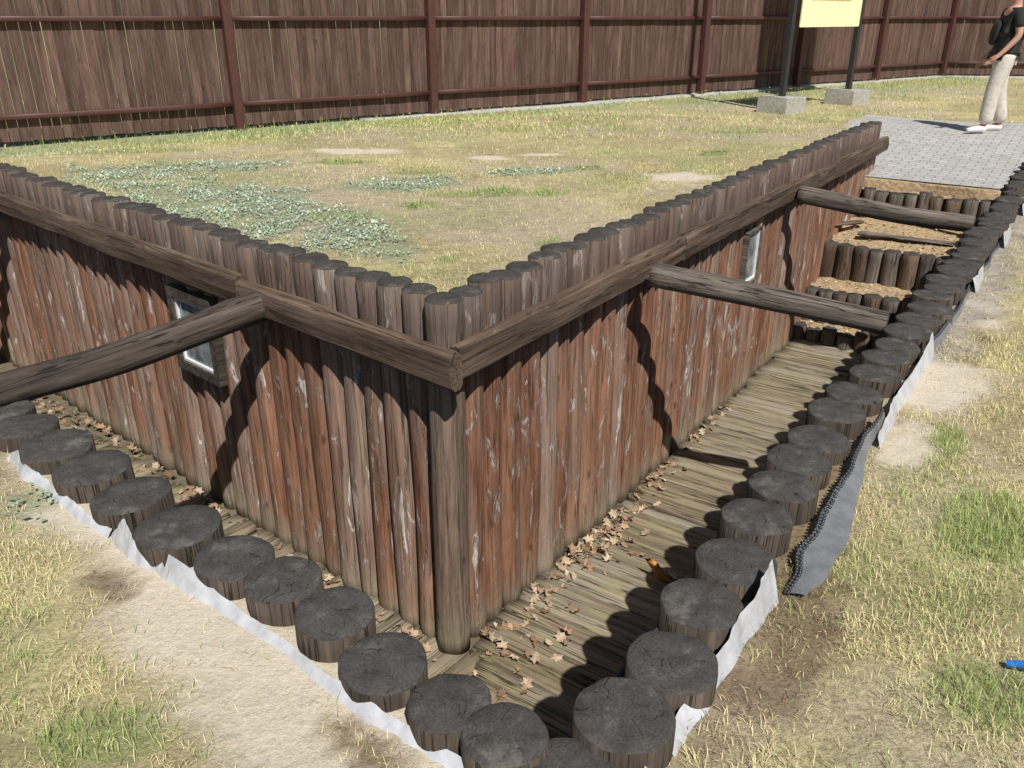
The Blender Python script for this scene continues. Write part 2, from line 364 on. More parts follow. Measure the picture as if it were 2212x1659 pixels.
# ------------------------------------------------------------------ ground
xs=np.concatenate([[-300,-150,-60,-30,-16,-11,-8.5],np.arange(-7,9.5,.05),np.arange(9.6,16,.3),[18,24,40,80,160,300]])
ys=np.concatenate([[-60,-20,-6,-2,-.5],np.arange(.3,13.5,.05),np.arange(13.6,25,.2),[27,32,45,80,160,400]])
XX,YY=np.meshgrid(xs,ys); x=XX.ravel(); y=YY.ravel()
d,s,n,a,m,o,f=fields(x,y)
z=gz(x,y); z=z-np.where(in_pave(x,y,.12),.05,0)
nx=len(xs); ny=len(ys)
cx=(XX[:-1,:-1]+XX[1:,1:])/2; cy=(YY[:-1,:-1]+YY[1:,1:])/2
keep=~in_hole(cx.ravel(),cy.ravel())
i,j=np.meshgrid(np.arange(nx-1),np.arange(ny-1)); b=(j*nx+i).ravel()
F=np.stack([b,b+1,b+nx+1,b+nx],1)[keep]
dd=np.where((d<=0)&(s<8.95)&(d>-.2)&(n>.75),1,0)
z=np.where((dd==1)&(a<A_END),.10+.22*ss(.3,3.2,f),z)
oo=np.where((o<=0)&(o>-.2)&(dd==0)&(s<8.9)&(a<A_END),1,0); z=np.where(oo==1,GO+.16*ss(5,12.5,s),z)
sand,green,silv,moss,bare=masks(x,y)
def lerp(A,B,t): return A*(1-t[:,None])+np.array(B)*t[:,None]
nz_=fbm(x*1.7,y*1.7,61)
cc=lerp(np.tile(np.array([.53,.455,.25]),(len(x),1)),(.42,.35,.20),ss(.35,.65,nz_))
cc=lerp(cc,(.48,.40,.29),bare); cc=lerp(cc,(.27,.31,.12),green*.75); cc=lerp(cc,(.29,.33,.22),silv*.75)
cc=lerp(cc,(.63,.55,.43),sand); cc=lerp(cc,(.18,.12,.085),moss*.8)
grey=ss(.42,.15,-n+(fbm(x*4,y*4,88)-.5)*.4)*(n<0)*(s>3.2)*(m>-.5)*ss(9,8,s); cc=lerp(cc,(.45,.41,.35),grey*.7)
def npmesh(name,verts,faces,mat,colr=None,smooth=True,extra=None,fl=None):
    me=bpy.data.meshes.new(name); nv=len(verts); nf=len(faces); k=faces.shape[1]
    me.vertices.add(nv); me.vertices.foreach_set('co',verts.astype(np.float32).ravel())
    me.loops.add(nf*k); me.loops.foreach_set('vertex_index',faces.astype(np.int32).ravel())
    me.polygons.add(nf); me.polygons.foreach_set('loop_start',np.arange(0,nf*k,k,dtype=np.int32)); 
    me.polygons.foreach_set('use_smooth',np.full(nf,smooth))
    me.update(calc_edges=True)
    if colr is not None:
        ca=me.color_attributes.new('Col','FLOAT_COLOR','POINT')
        ca.data.foreach_set('color',np.concatenate([colr,np.ones((nv,1))],1).astype(np.float32).ravel())
    if extra is not None:
        ga=me.attributes.new('gr','FLOAT_VECTOR','POINT'); ga.data.foreach_set('vector',extra.astype(np.float32).ravel())
    if fl is not None:
        ga=me.attributes.new('sandy','FLOAT','POINT'); ga.data.foreach_set('value',fl.astype(np.float32))
    me.materials.append(mat); me.validate(); ob=bpy.data.objects.new(name,me); col.objects.link(ob); return ob
g=npmesh('ground',np.stack([x,y,z],1),F,M_ground,cc,fl=sand); g['kind']='structure'
ss_=np.arange(S_END-.02,13.3,.05); nn_=np.arange(-2.6,2.7,.05)
SS,NN=np.meshgrid(ss_,nn_); P=O+SS.ravel()[:,None]*e1+NN.ravel()[:,None]*e2
csx=(SS[:-1,:-1]+.025).ravel(); cnn=(NN[:-1,:-1]+.025).ravel(); CP=O+csx[:,None]*e1+cnn[:,None]*e2
keep=in_pave(CP[:,0],CP[:,1])
i,j=np.meshgrid(np.arange(len(ss_)-1),np.arange(len(nn_)-1)); b=(j*len(ss_)+i).ravel()
F=np.stack([b,b+1,b+len(ss_)+1,b+len(ss_)],1)[keep]
sP=SS.ravel(); rampz=-.17+.25*ss(9.0,12.3,sP); pz=rampz+.02
pv=npmesh('pavement',np.stack([P[:,0],P[:,1],pz],1),F,M_paver,extra=np.stack([NN.ravel(),SS.ravel(),0*sP],1)); pv['kind']='structure'
mb=MB(); board_geo(mb,.10,.30,1.46,seg=12,irr=.012,xf=frame(v3(R(8.99,.06),-.315),(e2[0],e2[1],0),(e1[0],e1[1],0)),bev=.01); kb=mb.obj('pavement_edge',[M_tread]); kb['kind']='structure'
mb=MB(); mb.add([(*R(-.6,-.05),FLOOR-.015),(*R(7.3,-.2),FLOOR-.015),(*R(7.3,1.6),FLOOR-.015),(*C,FLOOR-.015),(*(C+e3*7.4),FLOOR-.015),(*(O+e5*7.8),FLOOR-.015)],[(0,1,2,3),(0,3,4,5)])
tf=mb.obj('trench_floor_ground',[M_soil],smooth=False); tf['kind']='structure'
# ------------------------------------------------------------------ log walls
def wall(origin,dirv,outn,length,first,label,seed0,topz=HT):
    root=empty('log_wall',v3(origin,FLOOR),label,'wall')
    t=first; k=0
    while t<length:
        r=random.uniform(.077,.091)
        t+=r*.96
        p=origin+dirv*t+outn*random.uniform(-.014,.010)
        L=(topz-FLOOR)+random.uniform(-.012,.012)
        mb=MB(); log_geo(mb,r,L+.05,seg=22,rings=16,irr=.035,seed=seed0+k*1.37,tone=random.random(),wob=.005,taper=-.01,jag=.008)
        M=Matrix.Translation(v3(p,FLOOR-.05))@Matrix.Rotation(random.uniform(-.005,.005),4,'X')@Matrix.Rotation(random.uniform(-.005,.005),4,'Y')@Matrix.Rotation(random.uniform(0,6.28),4,'Z')
        mb.obj('log',[M_wall,M_walltop],root,matrix=M)
        t+=r*.96; k+=1
    return root
wR=wall(C,e1,-e2,7.95,.078,'weathered reddish brown upright log wall lining the plank trench',3)
wL=wall(C,e3,e4,7.2,.078,'reddish brown upright log wall with small window above leafy trench',77)
mb=MB(); log_geo(mb,.085,HT-FLOOR+.0,seg=28,rings=20,seed=12.3,tone=.5,wob=.006,taper=-.02)
cp=C-e2*.010+e4*.010
mb.obj('log',[M_corner,M_walltop],wR,matrix=Matrix.Translation(v3(cp,FLOOR-.0)))
def beam(name,p0,p1,h,w,outn,mat,parent,seed,tone=.5,irr=.007):
    z=V(p1)-V(p0); M=frame(p0,z,(outn[0],outn[1],0))
    mb=MB(); board_geo(mb,w,h,z.length,seg=max(6,int(z.length*8)),irr=irr,tone=tone,seed=seed,bev=.020,camber=.006)
    return mb.obj(name,[mat],parent,matrix=M,smooth=False)
lo=.094+.032; LZ=.14
def LR(s): return C+e1*s-e2*lo
def LL(s): return C+e3*s+e4*lo
beam('beam',v3(LR(-.09),LZ),v3(LR(2.25),LZ+.005),.17,.07,-e2,M_beam,wR,1,.7)
beam('beam',v3(LR(2.255),LZ+.005),v3(LR(5.2),LZ),.17,.07,-e2,M_beam,wR,2,.5)
beam('beam',v3(LR(5.205),LZ),v3(LR(8.02),LZ+.01),.17,.07,-e2,M_beam,wR,3,.35)
beam('beam',v3(LL(-.20),LZ),v3(LL(1.42),LZ-.005),.172,.07,e4,M_beam,wL,4,.6)
beam('beam',v3(LL(1.425),LZ+.015),v3(LL(5.1),LZ+.03),.172,.07,e4,M_beam,wL,5,.45)
beam('beam',v3(LL(5.105),LZ+.03),v3(LL(7.2),LZ+.03),.172,.07,e4,M_beam,wL,6,.45)
def ringgeo(mb,w,h,t,dep,z0,mi=0):
    for (sx,sy,c) in ((w,t,(0,h/2-t/2)),(w,t,(0,-h/2+t/2)),(t,h-2*t,(-w/2+t/2,0)),(t,h-2*t,(w/2-t/2,0))):
        box_geo(mb,sx,sy,dep,(c[0],c[1],z0),bev=.004,mi=mi)
def window(base,dirv,outn,s,zc,w,h,par,flip,t1,t2,fm):
    p=base+dirv*s+outn*.10
    M=frame(v3(p,zc),(outn[0],outn[1],0),(dirv[0]*flip,dirv[1]*flip,0))
    mb=MB(); ringgeo(mb,w,h,t1,.06,0); wd=mb.obj('window',[fm],par,matrix=M,smooth=False); wd['label']='small square window in dark wooden surround'
    q=2*t1+.004
    mb=MB(); ringgeo(mb,w-q,h-q,t2,.03,.0); mb.obj('frame',[M_white],wd,matrix=M,smooth=False)
    q+=2*t2+.004
    mb=MB(); box_geo(mb,w-q,h-q,.01,(0,0,-.005)); mb.obj('pane',[M_glass],wd,matrix=M,smooth=False)
window(C,e3,e4,2.06,-.26,.50,.54,wL,-1,.06,.016,M_strutd)
window(C,e1,-e2,3.72,-.24,.31,.44,wR,1,.014,.016,M_strut)
def strut(p0,p1,r,mat,label,seed):
    z=V(p1)-V(p0); M=frame(p0,z,(0,0,1)); mb=MB()
    log_geo(mb,r,z.length,seg=24,rings=26,irr=.07,seed=seed,tone=.5,wob=.014,taper=-.12)
    ob=mb.obj('strut_log',[mat,M_walltop],matrix=M); top(ob,label,'log','struts bracing the trench walls'); return ob
strut((.80,4.62,.13),(2.02,4.22,-.03),.070,M_strut,'grey weathered round log strut spanning the trench',5)
strut((2.44,7.10,.13),(3.66,6.52,-.01),.070,M_strut,'grey round log brace spanning trench near the steps',9)
strut((-1.29,4.20,.12),(-2.32,3.12,.0),.076,M_strutd,'dark cracked round log strut across the trench corner',15)
pe=C+e3*5.02+e4*.16
strut((pe[0],pe[1],.14),(pe[0]-.95,pe[1]-1.0,.02),.08,M_strutd,'dark log strut at the far end of trench',21)
ew=empty('log_wall',v3(C+e3*7.2,FLOOR),'short dark log wall closing the end of the trench','wall')
for k in range(8):
    p=C+e3*(7.25)+e4*(.16+k*.17); mb=MB(); log_geo(mb,.085,1.75,seg=18,rings=12,seed=200+k,tone=random.random()*.4)
    mb.obj('log',[M_wall,M_walltop],ew,matrix=Matrix.Translation(v3(p,FLOOR-.03)))
# ------------------------------------------------------------------ outer posts
right=[((.131,1.327),.10),((.263,1.466),.118),((.405,1.658),.118),((.538,1.878),.116),((.687,2.097),.121),((.804,2.301),.115),((.943,2.496),.118),((1.069,2.705),.118),((1.213,2.911),.120),((1.361,3.109),.120),((1.51,3.335),.120)]
left=[((-.017,1.417),.100),((-.158,1.523),.102),((-.326,1.666),.114),((-.495,1.829),.112),((-.672,1.973),.112),((-.851,2.097),.118),((-1.07,2.26),.134),((-1.31,2.455),.132),((-1.53,2.645),.132),((-1.765,2.845),.132),((-1.98,3.02),.122)]
p=np.array([1.51,3.335]); k=0
while True:
    p=p+e1*random.uniform(.222,.240); q=p-O; sN=q@e1
    if sN>11.3: break
    pp=O+e1*sN+e2*(-.012*sN+random.uniform(-.015,.015)+.0)
    right.append((tuple(pp),random.uniform(.110,.122)))
p=np.array([-1.98,3.02])
for k in range(20):
    p=p+e5*random.uniform(.225,.245); left.append(((p[0],p[1]),random.uniform(.106,.12)))
for k,((px,py),r) in enumerate(right+left):
    far=k>24 and k<len(right)
    zt=random.uniform(-.022,.012)
    sN=(np.array([px,py])-O)@e1
    if k<len(right) and sN>8: zt+=.10*(sN-8)/3
    L=1.56 if sN<9.2 or k>=len(right) else .8
    mb=MB(); log_geo(mb,r,L,seg=24 if far else 40,rings=12,irr=.045,seed=300+k*2.1,tone=random.random(),wob=.004,bev=.005,jag=.010)
    M=Matrix.Translation(V((px,py,zt)))@Matrix.Rotation(random.uniform(-.04,.04),4,'X')@Matrix.Rotation(random.uniform(-.04,.04),4,'Y')@Matrix.Rotation(random.uniform(0,6.28),4,'Z')@Matrix.Translation(V((0,0,-L)))
    ob=mb.obj('log_post',[M_post,M_posttop],matrix=M)
    top(ob,'upright round log post with blackened cracked top edging the trench','log post','log posts edging the trench')
wb=beam('waling_beam',v3(R(.30,.085),-.17),v3(R(7.0,.01),-.17),.16,.045,e2,M_strutd,None,31,.3); top(wb,'dark horizontal board behind the log posts inside trench','beam')
# ------------------------------------------------------------------ plank floors
def planks(name,orig,dirv,acr,s0,s1,n0f,n1f,label,seed):
    mb=MB(); s=s0; k=0
    while s<s1:
        w=random.uniform(.10,.15); sc=s+w/2
        n0=n0f(sc)+random.uniform(-.02,.02); n1=n1f(sc)+random.uniform(-.03,.02)
        p0=orig+dirv*sc+acr*n0; p1=orig+dirv*(sc+random.uniform(-.014,.014))+acr*n1
        zz=FLOOR+random.uniform(-.009,.006)
        L=np.linalg.norm(p1-p0)
        M=frame(v3(p0,zz),(p1[0]-p0[0],p1[1]-p0[1],random.uniform(-.006,.006)),(0,0,1))
        board_geo(mb,.05,w-.001,L,seg=14,irr=.007,tone=random.random(),xf=M,seed=seed+k,bev=.013,camber=.006)
        s+=w+random.uniform(.0,.006); k+=1
    ob=mb.obj(name,[M_floor]); top(ob,label,'plank walkway'); return ob
planks('plank_walkway',O,e1,e2,.02,7.0,lambda s:.05,lambda s:(1.47 if s>1.5 else 1.35),'worn mossy split-log plank floor of the trench',500)
planks('plank_walkway',O,e5,n5,1.42,7.4,lambda s:.08,lambda s:1.42-.02*s,'dusty plank floor strewn with leaves beside the log wall',700)
# ------------------------------------------------------------------ steps
st=empty('log_staircase',v3(R(7.2,.8),FLOOR),'earth steps with short log risers climbing out of trench','steps')
levels=[(6.95,-1.31),(7.26,-.98),(7.78,-.66),(8.78,-.24)]
for k,(s,zt) in enumerate(levels):
    s1=levels[k+1][0] if k<3 else 8.88
    zb=levels[k-1][1] if k else FLOOR
    rise=.14 if k==2 else 0
    mb=MB(); N=26; vs=[];fs=[]
    A=np.linspace(s+.03,s1+.10,18); B=np.linspace(.0,1.50,N)
    for a_ in A:
        for b_ in B:
            q=R(a_,b_); vs.append((q[0],q[1],zt-.03+rise*(a_-s)/(s1-s)+.07*(float(fbm(q[0]*5,q[1]*5,k))-.5)))
    for i_ in range(17):
        for j_ in range(N-1): b0=i_*N+j_; fs.append((b0,b0+N,b0+N+1,b0+1))
    mb.add(vs,fs); tr=mb.obj('step',[M_tread],st)
    n_=.12; L=(zt-zb)+.12
    while n_<1.44:
        r=random.uniform(.064,.084); n_+=r
        q=R(s+random.uniform(-.015,.015),n_); mb=MB(); log_geo(mb,r,L,seg=18,rings=7,seed=900+k*20+n_*7,tone=random.random(),jag=.02)
        M=Matrix.Translation(v3(q,zt-L+random.uniform(-.035,.015)))@Matrix.Rotation(random.uniform(-.04,.04),4,'X')@Matrix.Rotation(random.uniform(-.04,.04),4,'Y')
        mb.obj('log',[M_strut if random.random()<.6 else M_beam,M_walltop],tr,matrix=M)
        n_+=r*random.uniform(1.0,1.1)
for (s,n_,z_,L,ang,w,h,mt,lab) in ((8.2,.35,-.60,.9,1.75,.05,.10,M_strut,'grey split timber half buried across a step'),(8.42,1.3,-.54,.55,2.6,.05,.07,M_beam,'rotten dark timber piece lying on the steps'),(8.5,.30,-.52,.5,1.2,.04,.05,M_beam,'dark broken board half buried in the steps')):
    q=R(s,n_); dv=e1*math.cos(ang)+e2*math.sin(ang); mb=MB(); board_geo(mb,w*.5,h,L,seg=8,irr=.014,seed=s*9,tone=.6)
    ob=mb.obj('wood_scrap',[mt],matrix=frame(v3(q,z_),(dv[0],dv[1],.02),(0,0,1))); top(ob,lab,'wood scrap')
q=R(2.58,.84); mb=MB(); board_geo(mb,.025,.07,.17,seg=5,irr=.010,seed=3,tone=.6); ob=mb.obj('wood_scrap',[M_chip],matrix=frame(v3(q,FLOOR+.02),(-.5,.1,.75),(.6,.6,.4))); top(ob,'fresh orange split wood chip standing on plank floor','wood scrap')
# ------------------------------------------------------------------ leaves (stuff)
def leaves(N,gen,name,size=(.03,.06),cols=((.34,.22,.14),(.42,.29,.19),(.25,.155,.095),(.50,.39,.28),(.44,.33,.23))):
    vs=[];fs=[];cs=[]
    shape=[(0,-1),(.35,-.5),(.8,-.45),(.5,0),(.75,.5),(.25,.45),(0,1),(-.25,.45),(-.75,.5),(-.5,0),(-.8,-.45),(-.35,-.5)]
    for _ in range(N):
        px,py,pz=gen(); sz=random.uniform(*size); a=random.uniform(0,6.28); tx=random.uniform(-.7,.7); ty=random.uniform(-.7,.7); cu=random.uniform(-.6,1.1)
        c=random.choice(cols); kf=random.uniform(.7,1.2); b=len(vs)
        M=Matrix.Translation((px,py,pz+sz*.3))@Matrix.Rotation(a,4,'Z')@Matrix.Rotation(tx,4,'X')@Matrix.Rotation(ty,4,'Y')
        vs.append(tuple(M@V((0,0,0)))); cs.append([q_*kf for q_ in c])
        for (u,v_) in shape:
            jx=random.uniform(-.12,.12)
            vs.append(tuple(M@V(((u+jx)*sz,(v_+jx)*sz,cu*sz*(u*u+.3*v_*v_)+random.uniform(-.18,.18)*sz)))); cs.append([q_*kf*.9 for q_ in c])
        for i_ in range(12): fs.append((b,b+1+i_,b+1+(i_+1)%12))
    ob=npmesh(name,np.array(vs),np.array(fs),M_leaf,np.array(cs),smooth=False); ob['kind']='stuff'; top(ob,'curled dry brown leaves piled along the foot of log walls','dead leaves'); return ob
def lg():
    if random.random()<.5:
        u=random.random()
        if u<.5: s=random.gauss(2.7,.45); n_=1.42-abs(random.gauss(0,.10))
        elif u<.65: s=random.gauss(1.6,.2); n_=random.uniform(1.0,1.35)
        else: s=random.uniform(1.6,5.0); n_=1.44-abs(random.gauss(0,.06))
        if random.random()<.04: n_=random.uniform(.4,1.4)
        s=min(max(s,1.25),6.9); q=R(s,n_)
    else:
        s=random.uniform(-.1,5.0); q=C+e3*s+e4*(.12+abs(random.gauss(0,.14)))
        if random.random()<.25: q=C+e3*s+e4*random.uniform(.1,1.0)
    return q[0],q[1],FLOOR+.028
leaves(470,lg,'dead_leaves',(.018,.042))
def cg():
    k=random.choice((0,1,2,2,2)); s,zt=levels[k]; u=random.uniform(.05,.9) if k==2 else random.uniform(.05,.35); q=R(s+u,random.uniform(.2,1.4)); return q[0],q[1],zt-.015+(.14*u if k==2 else 0)
o_=leaves(380,cg,'wood_chips',(.006,.02),((.6,.46,.28),(.66,.54,.36),(.42,.32,.2),(.3,.2,.12))); o_['label']='pale wood chips scattered over the earth steps'; o_['category']='wood chips'
# ------------------------------------------------------------------ membranes
def membrane(pts,mat,label,seed,dimple=False,jg=1.):
    """rows of (x,y,outx,outy, z_inner, z_outer, spread)"""
    pts=np.array(pts); n0=len(pts); T=np.linspace(0,n0-1,n0*20); W=9
    P=np.stack([np.interp(T,np.arange(n0),pts[:,c]) for c in range(7)],1)
    vs=[];fs=[];bd=[]
    for i_,p in enumerate(P):
        jag=.038*(float(fbm(i_*.09,seed,3))-.5)*jg+.003*(float(vn(i_*.5,seed+4))-.5)
        for j_ in range(W):
            t=j_/(W-1)
            zz=p[4]*(1-t)+p[5]*t+jag*(1-t)+.008*math.sin(t*3.14)*(float(vn(i_*.25,seed+6+j_*.2))-.2)
            ln=p[6]*t+.022*(float(vn(i_*.08,seed+1))-.5)+.006*(float(vn(i_*.25,seed+2+j_*.15))-.5)*(1-t)
            vs.append((p[0]+p[2]*ln,p[1]+p[3]*ln,zz))
        bd.append(vs[-W])
    for i_ in range(len(P)-1):
        for j_ in range(W-1): b=i_*W+j_; fs.append((b,b+W,b+W+1,b+1))
    mb=MB(); mb.add(vs,fs,0)
    if dimple:
        nb=int(sum((V(bd[q+1])-V(bd[q])).length for q in range(len(bd)-1))/.021)
        for rr_ in (0,1):
            for q in range(nb):
                u=q/nb*(len(bd)-1.001); iu=int(u); p_=V(bd[iu]).lerp(V(bd[iu+1]),u-iu); w_=V(vs[iu*W+1]); p_=w_ if rr_ else p_
                r=.0075; bb=[]
                for la in range(4):
                    ph=la*.5
                    for lo_ in range(6): bb.append((p_.x+r*math.cos(ph)*math.cos(lo_*1.047),p_.y+r*math.cos(ph)*math.sin(lo_*1.047),p_.z+r*1.1*math.sin(ph)))
                ff=[(l*6+c_,l*6+(c_+1)%6,(l+1)*6+(c_+1)%6,(l+1)*6+c_) for l in range(3) for c_ in range(6)]+[(18,19,20,21,22,23)]
                mb.add(bb,ff,1)
    ob=mb.obj('plastic_membrane',[mat,M_filmk]); top(ob,label,'plastic sheet','membrane strips along the posts')
    return ob
outR=-e2; outL=-n5
def ptR(s,off,zi,zo,sp): q=R(s,-.012*s)+outR*off; return (q[0],q[1],outR[0],outR[1],zi+.012,zo+.02,sp)
def ptL(a,off,zi,zo,sp): q=O+e5*a+outL*off; return (q[0],q[1],outL[0],outL[1],zi+.012,zo+.02,sp)
zo=-.12
membrane([ptL(.0,.09,-.06,zo,.035),ptL(.25,.09,-.065,zo,.04),ptL(.5,.095,-.06,zo,.04),ptL(.8,.10,-.065,zo,.03),ptL(1.1,.105,-.06,zo,.045),ptL(1.42,.12,-.02,zo,.045)],M_film,'crumpled pale grey plastic membrane edge beside the posts',3)
membrane([ptL(1.40,.135,-.055,zo,.02),ptL(1.55,.135,-.045,zo,.03),ptL(1.66,.135,.02,zo,.035),ptL(1.76,.135,-.07,zo,.02)],M_film,'torn pale membrane strip standing beside the posts',8)
membrane([ptL(1.76,.13,-.055,zo,.03),ptL(2.0,.13,-.065,zo,.04),ptL(2.3,.13,-.065,zo,.04),ptL(2.5,.125,-.03,zo,.03),ptL(2.62,.125,-.10,zo,.02)],M_film,'ragged pale membrane edge half buried in sand',12)
membrane([ptR(.03,.12,-.03,zo,.04),ptR(.22,.12,-.04,zo,.045)],M_film,'short white membrane scrap beside the posts',16)
membrane([ptR(.24,.12,-.05,zo,.045),ptR(.42,.12,-.04,zo,.045),ptR(.6,.118,-.03,zo,.035),ptR(.8,.118,.01,-.12,.03),ptR(.93,.12,.05,-.10,.035)],M_film,'white membrane strip curling upright beside a post',19,jg=.6)
membrane([ptR(.98,.17,-.085,-.075,.06),ptR(1.15,.145,-.05,-.055,.11),ptR(1.4,.13,-.035,-.065,.10),ptR(1.7,.125,-.03,-.07,.06),ptR(2.0,.12,-.01,-.07,.03),ptR(2.3,.12,.0,-.06,.015)],M_filmd,'dark dimpled drainage membrane flopped outward from posts',23,True,jg=.5)
membrane([ptR(2.1,.15,-.04,-.10,.015),ptR(2.35,.128,-.02,-.10,.025),ptR(2.6,.123,-.02,-.10,.03),ptR(3.0,.12,-.02,-.10,.025),ptR(3.3,.12,.03,-.1,.03)],M_film,'pale membrane strip curled beside the posts',27,jg=1.)
membrane([ptR(3.35,.125,-.03,-.09,.03),ptR(3.9,.12,-.05,-.1,.02),ptR(4.6,.12,-.05,-.1,.015)],M_filmd,'dark dimpled membrane beside the posts',31,True,jg=.8)
membrane([ptR(4.6,.13,.0,-.10,.03),ptR(4.95,.13,.0,-.10,.02)],M_film,'pale membrane scrap beside the posts',35,jg=.9)
membrane([ptR(5.0,.12,-.05,-.1,.015),ptR(5.9,.12,-.05,-.1,.015)],M_filmd,'dark dimpled membrane beside the posts',39,True,jg=.8)
membrane([ptR(5.9,.13,.02,-.09,.03),ptR(6.3,.13,.0,-.09,.02)],M_film,'pale membrane scrap beside the posts',43,jg=.9)
membrane([ptR(7.1,.13,.03,-.07,.03),ptR(7.6,.13,.02,-.07,.02)],M_film,'pale membrane scrap beside the posts',47,jg=.9)
# ------------------------------------------------------------------ fence
FZ=.10; SP=3.07; FH=2.25
def fpt(i): return F0+fd*SP*i
NP=7
pts=[fpt(i) for i in range(-4,NP)]
bend=pts[-1]; bd=np.array([.985,-.17]); bd/=np.linalg.norm(bd)
pts2=[bend+bd*SP*i for i in range(1,5)]
fence=empty('fence',v3(fpt(0),FZ),'tall dark brown board fence with steel posts and rails','fence')
allp=pts+pts2
for i_ in range(len(allp)-1):
    A,B=allp[i_],allp[i_+1]; dv=(B-A); Lb=np.linalg.norm(dv); dv/=Lb; nv=np.array([dv[1],-dv[0]])
    mb=MB(); t=.0
    while t<Lb-.03:
        w=min(random.uniform(.10,.135),Lb-t); q=A+dv*(t+w/2)-nv*(.055+random.uniform(0,.006))
        M=frame(v3(q,FZ+.05+random.uniform(-.01,.01)),(random.uniform(-.002,.002),random.uniform(-.002,.002),1),(nv[0],nv[1],0))
        board_geo(mb,.022,w-random.uniform(.003,.010),FH,seg=4,irr=.0015,tone=random.random(),xf=M,seed=i_*50+t*9,bev=.003)
        t+=w
    mb.obj('board_panel',[M_fence],fence,smooth=False)
    for zr in (.33,1.38):
        mb=MB(); M=frame(v3(A+dv*.06,FZ+zr),(dv[0],dv[1],0),(nv[0],nv[1],0)); board_geo(mb,.05,.06,Lb-.12,seg=4,irr=.002,xf=M,bev=.006); mb.obj('rail',[M_steel],fence)
for i_,A in enumerate(allp):
    dv=fd if i_<len(pts) else bd; nv=np.array([dv[1],-dv[0]])
    mb=MB(); M=frame(v3(A+nv*.03,FZ-.2),(0,0,1),(nv[0],nv[1],0)); board_geo(mb,.12,.12,FH+.35,seg=3,irr=.001,xf=M,bev=.01); mb.obj('post',[M_steel],fence,smooth=False)
q0=fpt(.6); dv=fd; mb=MB(); board_geo(mb,.12,.2,SP*(NP-1-.6),seg=30,irr=.01,xf=frame(v3(q0+fn*.02,FZ-.04),(fd[0],fd[1],0),(0,0,1)),bev=.01); mb.obj('plinth',[M_conc],fence)
mb=MB(); board_geo(mb,.12,.2,SP*4,seg=30,irr=.01,xf=frame(v3(bend+bd*.1,FZ-.04),(bd[0],bd[1],0),(0,0,1)),bev=.01); mb.obj('plinth',[M_conc],fence)
# ------------------------------------------------------------------ information sign
B1=np.array([4.37,14.14]); B2=np.array([5.97,15.57]); sd=(B2-B1)/np.linalg.norm(B2-B1); sn=np.array([sd[1],-sd[0]])
sg=empty('information_sign',v3((B1+B2)/2,.1),'tall information board with yellow panel on dark metal posts','sign')
for B in (B1,B2):
    mb=MB(); board_geo(mb,.56,.56,.3,seg=3,irr=.012,xf=frame(v3(B,.02),(0,0,1),(sd[0],sd[1],0)),bev=.02); mb.obj('footing',[M_conc],sg,smooth=False)
    mb=MB(); board_geo(mb,.09,.09,6.1,seg=2,irr=0,xf=frame(v3(B,.30),(0,0,1),(sd[0],sd[1],0)),bev=.008); mb.obj('post',[M_black],sg,smooth=False)
MM=frame(v3((B1+B2)/2+sn*.06,1.35),(sn[0],sn[1],0),(sd[0],sd[1],0))   # x along sign, y up
mb=MB(); box_geo(mb,1.88,1.3,.02,(.02,.65,.0),xf=None); pn=mb.obj('panel',[M_yellow],sg,matrix=MM,smooth=False)
mb=MB(); box_geo(mb,2.2,.08,.08,(0,1.36,-.06)); mb.obj('crossbar',[M_black],sg,matrix=MM,smooth=False)
mb=MB(); box_geo(mb,2.0,4.6,.04,(2.0,4.05,-.06)); mb.obj('shadow_board',[M_black],sg,matrix=MM,smooth=False)  # added board above the view, placed to cast a shadow on the fence
def text(body,size,loc,par,M,mat):
    cu=bpy.data.curves.new('lettering','FONT'); cu.body=body; cu.size=size; cu.extrude=.001
    t=bpy.data.objects.new('tmp',cu); col.objects.link(t); bpy.context.view_layer.update()
    me=bpy.data.meshes.new_from_object(t.evaluated_get(bpy.context.evaluated_depsgraph_get())); bpy.data.objects.remove(t)
    me.materials.clear(); me.materials.append(mat); ob=bpy.data.objects.new('lettering',me); col.objects.link(ob); ob.matrix_world=M@Matrix.Translation(loc); setpar(ob,par); return ob
text('Z terenu oraz z budynku ekspozycji korzystamy na zasadach regulaminu',.038,V((-.54,.39,.0125)),pn,MM,M_red)
mb=MB(); vs=[(.026*math.cos(k*.524),.026*math.sin(k*.524),0) for k in range(12)]; mb.add(vs,[tuple(range(12))]); mb.obj('dot_mark',[M_red],pn,matrix=MM@Matrix.Translation((-.61,.403,.0135)),smooth=False)
# ------------------------------------------------------------------ person
def skin(name,V_,E_,Rr,mat,parent=None,matrix=None,sub=2,root=0):
    me=bpy.data.meshes.new(name); me.from_pydata(V_,E_,[]); ob=bpy.data.objects.new(name,me); col.objects.link(ob)
    md=ob.modifiers.new('s','SKIN'); md.use_smooth_shade=True
    for i_,r in enumerate(Rr):
        sv=me.skin_vertices[0].data[i_]; sv.radius=(r,r) if isinstance(r,(int,float)) else r
        sv.use_root=(i_==root)
    ms=ob.modifiers.new('b','SUBSURF'); ms.levels=sub; ms.render_levels=sub
    bpy.context.view_layer.update()
    m2=bpy.data.meshes.new_from_object(ob.evaluated_get(bpy.context.evaluated_depsgraph_get()))
    bpy.data.objects.remove(ob); m2.materials.clear(); m2.materials.append(mat); m2.name=name
    m2.polygons.foreach_set('use_smooth',[True]*len(m2.polygons))
    o2=bpy.data.objects.new(name,m2); col.objects.link(o2)
    if matrix is not None: o2.matrix_world=matrix
    if parent is not None: setpar(o2,parent)
    return o2
PX,PY=6.36,11.5
pzg=.02-.17+.25*float(ss(9.0,12.3,np.array([(np.array([PX,PY])-O)@e1]))[0])
